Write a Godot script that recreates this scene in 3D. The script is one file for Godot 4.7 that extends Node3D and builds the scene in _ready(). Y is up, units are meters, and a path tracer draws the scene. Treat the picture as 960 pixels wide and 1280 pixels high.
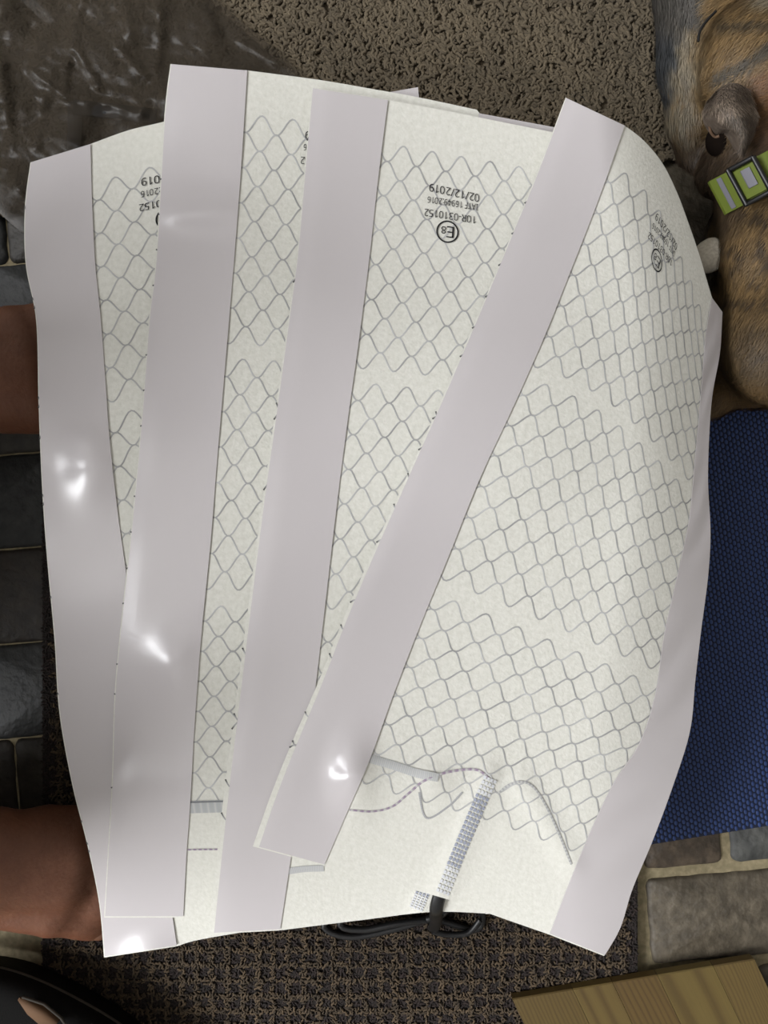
extends Node3D
# Floor-level still life seen straight down: four seat heating pads fanned out over carpet, rug, mat and stone floor.

const CAM_H := 0.62
const GAP := 0.0068              # from one pad of the stack to the next
const K := 0.00103420            # metres per pixel and metre of distance, 67 degrees over 1280 pixels
var rng := RandomNumberGenerator.new()
var org := Vector3.ZERO          # base point of the thing being built: meshes are stored relative to it
var M := {}
var nz := FastNoiseLite.new()

# ------------------------------------------------------------------ helpers
func P(x: float, y: float, h: float) -> Vector3:
	var s := K * (CAM_H - h)
	return Vector3((x - 480.0) * s, h, (y - 640.0) * s)

func Q(v: Vector2, h: float) -> Vector3:
	return P(v.x, v.y, h)

func numbered(called: String) -> String:
	if not has_node(called):
		return called
	var n := 1
	while has_node("%s_%03d" % [called, n]):
		n += 1
	return "%s_%03d" % [called, n]

func tag(o: Node, label: String, category := "", group := "", kind := "") -> Node:
	if label: o.set_meta("label", label)
	if category: o.set_meta("category", category)
	if group: o.set_meta("group", group)
	if kind: o.set_meta("kind", kind)
	return o

func thing(called: String, label: String, category: String, at: Vector3, group := "") -> Node3D:
	var o := Node3D.new()
	o.name = numbered(called)
	add_child(o)
	o.position = at
	org = at
	tag(o, label, category, group)
	return o

func obj(called: String, mesh: Mesh, mat: Material, parent: Node = null) -> MeshInstance3D:
	var o := MeshInstance3D.new()
	o.mesh = mesh
	o.material_override = mat
	if parent == null:
		o.name = numbered(called)
		add_child(o)
	else:
		var n := called
		var i := 1
		while parent.has_node(n):
			n = "%s_%03d" % [called, i]
			i += 1
		o.name = n
		parent.add_child(o, true)
	return o

func st_new() -> SurfaceTool:
	var st := SurfaceTool.new()
	st.begin(Mesh.PRIMITIVE_TRIANGLES)
	return st

func tri(st: SurfaceTool, a: Vector3, b: Vector3, c: Vector3) -> void:
	st.add_vertex(a - org); st.add_vertex(b - org); st.add_vertex(c - org)

func quad(st: SurfaceTool, a: Vector3, b: Vector3, c: Vector3, d: Vector3) -> void:
	tri(st, a, b, c); tri(st, a, c, d)

func done(st: SurfaceTool) -> ArrayMesh:
	st.generate_normals()
	return st.commit()

# a closed slab: f(u, v) gives the top surface, thickness goes down
func slab(nu: int, nv: int, f: Callable, th: float, uvs := Vector2(1, 1)) -> ArrayMesh:
	var st := st_new()
	var g := []
	for j in nv + 1:
		var row := PackedVector3Array()
		for i in nu + 1:
			row.append(f.call(float(i) / nu, float(j) / nv))
		g.append(row)
	var dn := Vector3(0, -th, 0)
	st.set_smooth_group(1)
	for j in nv:
		for i in nu:
			var ids := [[i, j], [i + 1, j], [i + 1, j + 1], [i, j], [i + 1, j + 1], [i, j + 1]]
			for e in ids:
				st.set_uv(Vector2(float(e[0]) / nu * uvs.x, float(e[1]) / nv * uvs.y))
				st.add_vertex(g[e[1]][e[0]] - org)
	st.set_smooth_group(2)
	for j in nv:
		for i in nu:
			quad(st, g[j][i] + dn, g[j + 1][i] + dn, g[j + 1][i + 1] + dn, g[j][i + 1] + dn)
	st.set_smooth_group(3)
	for i in nu:
		quad(st, g[0][i] + dn, g[0][i + 1] + dn, g[0][i + 1], g[0][i])
		quad(st, g[nv][i], g[nv][i + 1], g[nv][i + 1] + dn, g[nv][i] + dn)
	for j in nv:
		quad(st, g[j][0] + dn, g[j][0], g[j + 1][0], g[j + 1][0] + dn)
		quad(st, g[j][nu], g[j][nu] + dn, g[j + 1][nu] + dn, g[j + 1][nu])
	return done(st)

func bx(st: SurfaceTool, c: Vector3, s: Vector3, ax := Vector3.RIGHT, az := Vector3.BACK) -> void:
	var ay := Vector3.UP
	var x := ax * s.x * 0.5
	var y := ay * s.y * 0.5
	var z := az * s.z * 0.5
	quad(st, c - x + y - z, c + x + y - z, c + x + y + z, c - x + y + z)
	quad(st, c - x - y + z, c + x - y + z, c + x - y - z, c - x - y - z)
	quad(st, c - x + y + z, c + x + y + z, c + x - y + z, c - x - y + z)
	quad(st, c + x + y - z, c - x + y - z, c - x - y - z, c + x - y - z)
	quad(st, c + x + y + z, c + x + y - z, c + x - y - z, c + x - y + z)
	quad(st, c - x + y - z, c - x + y + z, c - x - y + z, c - x - y - z)

func box_mesh(c: Vector3, s: Vector3) -> ArrayMesh:
	var st := st_new()
	st.set_smooth_group(-1)
	bx(st, c, s)
	return done(st)

func spline(pts: Array, t: float):
	var n := pts.size() - 1
	var x := clampf(t, 0.0, 1.0) * n
	var i := mini(int(x), n - 1)
	var f := x - i
	var p0 = pts[maxi(i - 1, 0)]
	var p3 = pts[mini(i + 2, n)]
	return pts[i].cubic_interpolate(pts[i + 1], p0, p3, f)

func resample(pts: Array, n: int) -> Array:      # evenly spaced points along a spline through pts
	var fine := []
	var acc := [0.0]
	for i in 401:
		fine.append(spline(pts, i / 400.0))
		if i > 0:
			acc.append(acc[i - 1] + (fine[i] - fine[i - 1]).length())
	var out := []
	var j := 0
	for i in n + 1:
		var want: float = acc[400] * i / n
		while j < 399 and acc[j + 1] < want:
			j += 1
		var span: float = maxf(acc[j + 1] - acc[j], 1e-9)
		out.append(fine[j].lerp(fine[j + 1], clampf((want - acc[j]) / span, 0, 1)))
	return out

func at_of(samples: Array, t: float):
	var x := clampf(t, 0.0, 1.0) * (samples.size() - 1)
	var i := mini(int(x), samples.size() - 2)
	return samples[i].lerp(samples[i + 1], x - i)

func tube(st: SurfaceTool, path: Array, r: float, sides := 8, flat := 1.0) -> void:
	var rings := []
	for i in path.size():
		var d: Vector3 = (path[mini(i + 1, path.size() - 1)] - path[maxi(i - 1, 0)]).normalized()
		var up := Vector3.UP if absf(d.y) < 0.9 else Vector3.RIGHT
		var a := d.cross(up).normalized()
		var b := a.cross(d).normalized()
		var ring := []
		for k in sides:
			var w := TAU * k / sides
			ring.append(path[i] + a * cos(w) * r + b * sin(w) * r * flat)
		rings.append(ring)
	st.set_smooth_group(1)
	for i in path.size() - 1:
		for k in sides:
			var l := (k + 1) % sides
			quad(st, rings[i][k], rings[i][l], rings[i + 1][l], rings[i + 1][k])
	st.set_smooth_group(2)
	for k in range(1, sides - 1):
		tri(st, rings[0][0], rings[0][k + 1], rings[0][k])
		tri(st, rings[-1][0], rings[-1][k], rings[-1][k + 1])

# bones [a, b, ra, rb] joined by a smooth minimum, meshed as surface nets
func nets(bones: Array, cell: float, blend: float, painted := false) -> ArrayMesh:
	var lo := Vector3(1e9, 1e9, 1e9)
	var hi := -lo
	for b in bones:
		var r: float = maxf(b[2], b[3]) + blend
		for p in [b[0], b[1]]:
			lo = lo.min(p - Vector3.ONE * r)
			hi = hi.max(p + Vector3.ONE * r)
	lo -= Vector3.ONE * cell * 2
	hi += Vector3.ONE * cell * 2
	var n := Vector3i(((hi - lo) / cell).ceil()) + Vector3i.ONE
	var d := PackedFloat32Array()
	d.resize(n.x * n.y * n.z)
	d.fill(1.0)
	for b in bones:
		var a: Vector3 = b[0]
		var ab: Vector3 = b[1] - a
		var l2 := maxf(ab.length_squared(), 1e-9)
		var ra: float = b[2]
		var dr: float = b[3] - b[2]
		var r := maxf(b[2], b[3]) + blend * 1.5 + cell * 2
		var p0 := Vector3i(((a.min(b[1]) - Vector3.ONE * r - lo) / cell).floor()).clamp(Vector3i.ZERO, n - Vector3i.ONE)
		var p1 := Vector3i(((a.max(b[1]) + Vector3.ONE * r - lo) / cell).ceil()).clamp(Vector3i.ZERO, n - Vector3i.ONE)
		for z in range(p0.z, p1.z + 1):
			for y in range(p0.y, p1.y + 1):
				var at := (z * n.y + y) * n.x
				for x in range(p0.x, p1.x + 1):
					var p := lo + Vector3(x, y, z) * cell - a
					var t := clampf(p.dot(ab) / l2, 0.0, 1.0)
					var e := (p - ab * t).length() - ra - dr * t
					var o := d[at + x]
					var m := minf(e, o)
					var h := blend - absf(e - o)
					if h > 0.0:
						m -= h * h / (4.0 * blend)
					d[at + x] = m
	var id := {}
	var vs := PackedVector3Array()
	var ns := PackedVector3Array()
	var cs := PackedColorArray()
	var ix := PackedInt32Array()
	var sx := 1
	var sy := n.x
	var sz := n.x * n.y
	for z in n.z - 1:
		for y in n.y - 1:
			for x in n.x - 1:
				var i := z * sz + y * sy + x
				if absf(d[i]) > cell * 2.0: continue
				var c := [d[i], d[i + sx], d[i + sy], d[i + sx + sy], d[i + sz], d[i + sx + sz], d[i + sy + sz], d[i + sx + sy + sz]]
				var neg := 0
				for v in c:
					if v < 0.0: neg += 1
				if neg == 0 or neg == 8: continue
				var sum := Vector3.ZERO
				var cnt := 0
				for e in EDGES:
					var u: float = c[e[0]]
					var w: float = c[e[1]]
					if (u < 0.0) != (w < 0.0):
						var t := u / (u - w)
						sum += CORNERS[e[0]].lerp(CORNERS[e[1]], t)
						cnt += 1
				id[i] = vs.size()
				var p := lo + (Vector3(x, y, z) + sum / cnt) * cell
				vs.append(p - org)
				ns.append(Vector3(c[1] + c[3] + c[5] + c[7] - c[0] - c[2] - c[4] - c[6], c[2] + c[3] + c[6] + c[7] - c[0] - c[1] - c[4] - c[5], c[4] + c[5] + c[6] + c[7] - c[0] - c[1] - c[2] - c[3]).normalized())
				if painted: cs.append(dog_tone(p))
	for i in id:
		for ax in 3:
			var s1: int = [sx, sy, sz][ax]
			var s2: int = [sy, sz, sx][ax]
			var s3: int = [sz, sx, sy][ax]
			var inside: bool = d[i] < 0.0
			if inside == (d[i + s1] < 0.0): continue
			if not (id.has(i - s2) and id.has(i - s3) and id.has(i - s2 - s3)): continue
			var q := [id[i], id[i - s2], id[i - s2 - s3], id[i - s3]]
			if inside:
				ix.append_array([q[0], q[2], q[1], q[0], q[3], q[2]])
			else:
				ix.append_array([q[0], q[1], q[2], q[0], q[2], q[3]])
	var arr := []
	arr.resize(Mesh.ARRAY_MAX)
	arr[Mesh.ARRAY_VERTEX] = vs
	arr[Mesh.ARRAY_NORMAL] = ns
	if cs.size(): arr[Mesh.ARRAY_COLOR] = cs
	arr[Mesh.ARRAY_INDEX] = ix
	var am := ArrayMesh.new()
	am.add_surface_from_arrays(Mesh.PRIMITIVE_TRIANGLES, arr)
	return am

const CORNERS := [Vector3(0, 0, 0), Vector3(1, 0, 0), Vector3(0, 1, 0), Vector3(1, 1, 0), Vector3(0, 0, 1), Vector3(1, 0, 1), Vector3(0, 1, 1), Vector3(1, 1, 1)]
const EDGES := [[0, 1], [2, 3], [4, 5], [6, 7], [0, 2], [1, 3], [4, 6], [5, 7], [0, 4], [1, 5], [2, 6], [3, 7]]

func noise_tex(freq: float, seed_: int, lo: Color, hi: Color, size := 512, oct := 4, kind := FastNoiseLite.TYPE_SIMPLEX_SMOOTH) -> NoiseTexture2D:
	var t := NoiseTexture2D.new()
	var n := FastNoiseLite.new()
	n.noise_type = kind
	n.frequency = freq
	n.seed = seed_
	n.fractal_octaves = oct
	t.noise = n
	t.width = size; t.height = size
	t.seamless = true
	var g := Gradient.new()
	g.set_color(0, lo); g.set_color(1, hi)
	t.color_ramp = g
	return t

func bump_tex(freq: float, seed_: int, strength: float, size := 512, oct := 4) -> NoiseTexture2D:
	var t := NoiseTexture2D.new()
	var n := FastNoiseLite.new()
	n.frequency = freq
	n.seed = seed_
	n.fractal_octaves = oct
	t.noise = n
	t.width = size; t.height = size
	t.seamless = true
	t.as_normal_map = true
	t.bump_strength = strength
	return t

func mat(c: Color, rough := 0.8, tex: Texture2D = null, scale := 1.0, normal: Texture2D = null, nscale := 1.0) -> StandardMaterial3D:
	var m := StandardMaterial3D.new()
	m.albedo_color = c
	m.roughness = rough
	if tex or normal:
		m.uv1_triplanar = true
		m.uv1_world_triplanar = true
		m.uv1_scale = Vector3.ONE * scale
	if tex: m.albedo_texture = tex
	if normal:
		m.normal_enabled = true
		m.normal_texture = normal
		m.normal_scale = nscale
	return m

func multi(called: String, mesh: Mesh, m: Material, xf: Array, cols: Array, parent: Node) -> void:
	var mm := MultiMesh.new()
	mm.transform_format = MultiMesh.TRANSFORM_3D
	mm.use_colors = true
	mm.mesh = mesh
	mm.instance_count = xf.size()
	for i in xf.size():
		var t: Transform3D = xf[i]
		t.origin -= org
		mm.set_instance_transform(i, t)
		mm.set_instance_color(i, cols[i])
	var o := MultiMeshInstance3D.new()
	o.name = called
	o.multimesh = mm
	o.material_override = m
	o.set_meta("kind", "stuff")
	parent.add_child(o, true)

func lin(r: float, g: float, b: float) -> Color:     # sRGB 0-255 to the linear values that vertex colours want
	return Color(r / 255.0, g / 255.0, b / 255.0).srgb_to_linear()

func rgb(r: float, g: float, b: float) -> Color:
	return Color(r / 255.0, g / 255.0, b / 255.0)

func vmat(rough := 0.9) -> StandardMaterial3D:
	var m := StandardMaterial3D.new()
	m.vertex_color_use_as_albedo = true
	m.roughness = rough
	return m

# ------------------------------------------------------------------ pads
# outlines are drafted as seen from the camera point; base_h gives how high the stack lies there
func ridge_x(y: float) -> float:
	return 795.0 + 45.0 * smoothstep(150.0, 420.0, y) - 80.0 * smoothstep(520.0, 1150.0, y)

func base_h(q: Vector2) -> float:
	var h := 0.098
	h -= 0.018 * smoothstep(330.0, 20.0, q.x) * (0.55 + 0.45 * sin(q.y * 0.0075 + 0.6))
	h -= 0.026 * smoothstep(960.0, 1200.0, q.y)
	h += 0.010 * smoothstep(260.0, 60.0, q.y)
	var d := q.x - ridge_x(q.y) + 30.0
	var fall := lerpf(0.046, 0.018, smoothstep(500.0, 1050.0, q.y))
	var fd := clampf((d + 20.0) / 150.0, 0.0, 1.2)
	h -= fall * fd * fd * (1.6 - 0.55 * fd)
	h += 0.006 * exp(-pow((q.x - 660.0) / 150.0, 2.0) - pow((q.y - 560.0) / 330.0, 2.0))
	return h

func pad_h(pad: Dictionary, q: Vector2) -> float:
	var h: float = base_h(q) + pad.k * GAP
	for r in pad.ridges:                         # cables felt through the cloth: [a, b, width in px, height in m]
		var ab: Vector2 = r[1] - r[0]
		var t := clampf((q - r[0]).dot(ab) / ab.length_squared(), 0.0, 1.0)
		var d: float = (q - r[0] - ab * t).length() / r[2]
		h += r[3] * exp(-d * d)
	if pad.k > 0:                                # the free left edge sags onto the pad below
		var e: float = (q.x - pad.lx[clampi(int(q.y), 0, 1279)]) / 14.0
		h -= 0.0010 * exp(-e * e)
	for b in pad.bumps:                          # soft buckles of the paper strip: [centre, half widths in px, height in m]
		h += b[3] * exp(-pow((q.x - b[0].x) / b[1], 2.0) * 0.5 - pow((q.y - b[0].y) / b[2], 2.0) * 0.5)
	return h

func pad_q(pad: Dictionary, u: float, v: float) -> Vector2:
	var L: Vector2 = at_of(pad.L, v)
	var A: Vector2 = at_of(pad.A, v)
	if u <= 0.2:
		return L.lerp(A, u / 0.2)
	var vb: float = v - pad.shear * sin(PI * v)
	var B: Vector2 = at_of(pad.B, vb)
	if u >= 0.8:
		var R: Vector2 = at_of(pad.R, vb)
		return B.lerp(R, (u - 0.8) / 0.2)
	var t := (u - 0.2) / 0.6
	var c: float = lerpf(pad.squeeze, 0.0, v)
	var f := t + c * (t - t * t)
	var p := A.lerp(B, f)
	var A0: Vector2 = pad.A[0]
	var A1: Vector2 = pad.A[-1]
	var B0: Vector2 = pad.B[0]
	var B1: Vector2 = pad.B[-1]
	var T: Vector2 = at_of(pad.T, t)
	var E: Vector2 = at_of(pad.E, t)
	var w0 := clampf(1.0 - pow(v / 0.62, 2.0), 0.0, 1.0)
	var w1 := pow(v, 4.0)
	p += (T - A0.lerp(B0, t + pad.squeeze * (t - t * t))) * w0
	p += (E - A1.lerp(B1, t)) * w1
	return p

func pad_p(pad: Dictionary, u: float, v: float, lift := 0.0) -> Vector3:
	var q := pad_q(pad, u, v)
	return Q(q, pad_h(pad, q) + lift)

func curve(a: Array) -> Array:
	var pts := []
	for i in range(0, a.size(), 2):
		pts.append(Vector2(a[i], a[i + 1]))
	return resample(pts, 160)

func blend_curve(a: Array, b: Array, t: float) -> Array:
	var out := []
	for i in a.size():
		out.append(a[i].lerp(b[i], t))
	return out

# a raised thread along drafted points with a three-point cross-section
func thread(pts: Array, w: float, ht: float, cols: Array, up: Array = []) -> ArrayMesh:
	var vs := PackedVector3Array()
	var ns := PackedVector3Array()
	var cs := PackedColorArray()
	var ix := PackedInt32Array()
	for i in pts.size():
		var d: Vector3 = pts[mini(i + 1, pts.size() - 1)] - pts[maxi(i - 1, 0)]
		var n: Vector3 = up[i] if up.size() else Vector3.UP
		var s := d.cross(n).normalized() * w * 0.5
		for k in 3:
			vs.append(pts[i] + s * (k - 1) + n * (ht if k == 1 else 0.0) - org)
			ns.append((n + s.normalized() * (k - 1) * 0.25).normalized())
			cs.append(cols[i])
	for i in pts.size() - 1:
		for k in 2:
			var a := i * 3 + k
			ix.append_array([a, a + 3, a + 4, a, a + 4, a + 1])
	var arr := []
	arr.resize(Mesh.ARRAY_MAX)
	arr[Mesh.ARRAY_VERTEX] = vs
	arr[Mesh.ARRAY_NORMAL] = ns
	arr[Mesh.ARRAY_COLOR] = cs
	arr[Mesh.ARRAY_INDEX] = ix
	var am := ArrayMesh.new()
	am.add_surface_from_arrays(Mesh.PRIMITIVE_TRIANGLES, arr)
	return am

func pad_n(pad: Dictionary, q: Vector2) -> Vector3:      # the cloth's normal at a drafted point
	var c := Q(q, pad_h(pad, q))
	var qx := q + Vector2(4, 0)
	var qz := q + Vector2(0, 4)
	return (Q(qz, pad_h(pad, qz)) - c).cross(Q(qx, pad_h(pad, qx)) - c).normalized()

func letters(pad: Dictionary, text: String, u0: float, v0: float, length: float, height: float, skew: float) -> ArrayMesh:
	var tm := TextMesh.new()
	var f := SystemFont.new()
	f.font_names = PackedStringArray(["Droid Sans"])
	tm.font = f
	tm.text = text
	tm.font_size = 32
	tm.depth = 0.0
	tm.curve_step = 2.0
	var a := tm.surface_get_arrays(0)
	var v: PackedVector3Array = a[Mesh.ARRAY_VERTEX]
	var lo := Vector3(1e9, 1e9, 0)
	var hi := -lo
	for p in v:
		lo = lo.min(p); hi = hi.max(p)
	var idx: PackedInt32Array = a[Mesh.ARRAY_INDEX] if a[Mesh.ARRAY_INDEX] != null else PackedInt32Array(range(v.size()))
	var st := st_new()
	st.set_smooth_group(1)
	for i in range(0, idx.size(), 3):
		var pp := []
		for k in 3:
			var p := v[idx[i + k]]
			var x := ((p.x - lo.x) / (hi.x - lo.x) - 0.5) * length
			var y := ((p.y - lo.y) / (hi.y - lo.y) - 0.5) * height
			pp.append(pad_p(pad, u0 - x / 475.0, v0 + (y + skew * x) / 1030.0, 0.0007))
		tri(st, pp[0], pp[1], pp[2])
	return done(st)

func make_pad(k: int, label: String, spec: Dictionary) -> void:
	var pad := spec
	pad.k = k
	var lx := PackedFloat32Array()
	var at := 0
	for y in 1280:
		while at < 159 and pad.L[at + 1].y < y: at += 1
		var t: float = clampf((y - pad.L[at].y) / (pad.L[at + 1].y - pad.L[at].y), 0.0, 1.0)
		lx.append(lerpf(pad.L[at].x, pad.L[at + 1].x, t))
	pad.lx = lx
	var mid: Vector2 = (pad.L[80] + pad.R[80]) * 0.5
	var root := thing("heating_pad", label, "heating pad", Q(mid, base_h(mid) + k * GAP - 0.0025), "seat heating pads in the fanned stack")
	obj("felt_cloth", slab(72, 120, func(u, v): return pad_p(pad, u, v), 0.0022, Vector2(1, 2.1)), M.felt, root)
	for side in 2:
		var u0: float = 0.0025 if side == 0 else 0.803
		var u1 := 0.2 if side == 0 else 1.001
		tag(obj("release_liner", slab(14, 120, func(u, v): return pad_p(pad, lerpf(u0 + (0.014 * v * v if side == 0 and k > 1 else 0.0), u1, u), lerpf(0.0, 0.9985, v), 0.0010 + (0.0002 * sin(v * 41.0 + k) * sin(v * 17.0 + u * 3.0) if side == 0 else 0.0004 + 0.0004 * sin(v * 58.0 + u * 7.0) * sin(v * 13.0))), 0.0005, Vector2(0.2, 2.1)), M.liner, root), "glossy white paper strip down the long side")
	# heating wires: three blocks of wavy rows, neighbours in opposite phase so that they knit diamonds
	var blocks := [[0.052, 0.322], [0.340, 0.612], [0.632, pad.last]]
	for b in blocks:
		var rows := 13
		var amp: float = (b[1] - b[0]) / rows * 0.5
		for r in rows:
			var vc: float = b[0] + amp * (2 * r + 1)
			var pts := []
			var cols := []
			var ups := []
			var n := 150
			var cut: bool = nz.get_noise_2d(r * 90.0, k * 55.0 + b[0] * 900.0) > 0.08    # some wire ends show at the cloth's edge
			var ua := -0.001 if cut else 0.03
			for i in n + 1:
				var u := ua + (0.985 - ua) * i / n
				var ph: float = u * TAU * 12.5 + (PI if r % 2 else 0.0) + pad.phase
				var v: float = vc - amp * 1.04 * sin(ph)
				v += 0.0018 * nz.get_noise_2d(u * 120.0 + 40.0 * k, v * 280.0)
				var q := pad_q(pad, u, v)
				var up := pad_n(pad, q)
				pts.append(Q(q, pad_h(pad, q)) + up * 0.00015)
				ups.append(up)
				var tone := 176.0 + 30.0 * nz.get_noise_2d(u * 900.0, v * 1300.0 + 77.0 * k)
				if i < 1 and cut: tone = 40.0
				cols.append(lin(tone, tone, tone - 1))
			obj("heating_wire", thread(pts, 0.00105, 0.0001, cols, ups), M.wire, root)
	# printed approval mark, upside down for this viewer
	var un: float = pad.mark.x
	var vn: float = pad.mark.y
	var st := st_new()
	st.set_smooth_group(1)
	for i in 40:
		var q := []
		for e in [[i, 12.2], [i + 1, 12.2], [i + 1, 14.0], [i, 14.0]]:
			var w: float = TAU * e[0] / 40.0
			q.append(pad_p(pad, un + cos(w) * e[1] / 475.0, vn + (sin(w) * e[1]) / 1030.0, 0.0007))
		quad(st, q[0], q[3], q[2], q[1])
	tag(obj("printed_ring", done(st), M.ink, root), "black printed circle of the approval mark")
	tag(obj("printed_letter", letters(pad, "E", un + 3.5 / 475.0, vn, 9.0, 14.0, 0.0), M.ink, root), "black printed letter E")
	tag(obj("printed_letter", letters(pad, "8", un - 5.0 / 475.0, vn - 1.5 / 1030.0, 6.0, 9.0, 0.0), M.ink, root), "black printed figure 8")
	tag(obj("printed_text", letters(pad, "10R-0310152", un + 2.0 / 475.0, vn - 20.0 / 1030.0, 65.0, 9.0, pad.shear * 4.6), M.ink, root), "black print 10R-0310152")
	tag(obj("printed_text", letters(pad, "IATF 16949:2016", un + 4.0 / 475.0, vn - 36.5 / 1030.0, 64.0, 8.0, pad.shear * 4.6), M.ink, root), "black print IATF 16949:2016")
	tag(obj("printed_text", letters(pad, "02/12/2019", un + 5.0 / 475.0, vn - 50.0 / 1030.0, 64.0, 10.0, pad.shear * 4.6 - 0.06), M.ink, root), "black print 02/12/2019")
	for s in pad.seams:                          # [name, width m, tone list, points]
		var pts2 := []
		var ups2 := []
		for p in resample(s[3], 70):
			ups2.append(pad_n(pad, p))
			pts2.append(Q(p, pad_h(pad, p)) + ups2[-1] * 0.0003)
		var cols2 := []
		for i in pts2.size():
			cols2.append(s[2][i % s[2].size()])
		obj(s[0], thread(pts2, s[1], 0.0002, cols2, ups2), M.wire, root)
	if pad.has("braid"):                         # flat woven lead: cells of blue-grey between white stitches
		var a := resample(pad.braid, 26)
		for i in 26:
			var p0: Vector2 = a[i]
			var p1: Vector2 = a[i + 1]
			var n := (p1 - p0).orthogonal().normalized()
			var st3 := st_new()
			st3.set_smooth_group(-1)
			for c in 4:
				var o0 := n * (c * 4.6 - 9.0)
				var o1 := n * (c * 4.6 - 5.6)
				var e := (p1 - p0) * 0.16
				var cs := [p0 + e + o0, p0 + e + o1, p1 - e + o1, p1 - e + o0]
				var w := []
				for x in cs: w.append(Q(x, pad_h(pad, x) + 0.0006))
				quad(st3, w[3], w[2], w[1], w[0])
			obj("braid_stitch", done(st3), M.braid if i > 3 and i < 20 else M.braid_pale, root)

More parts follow.
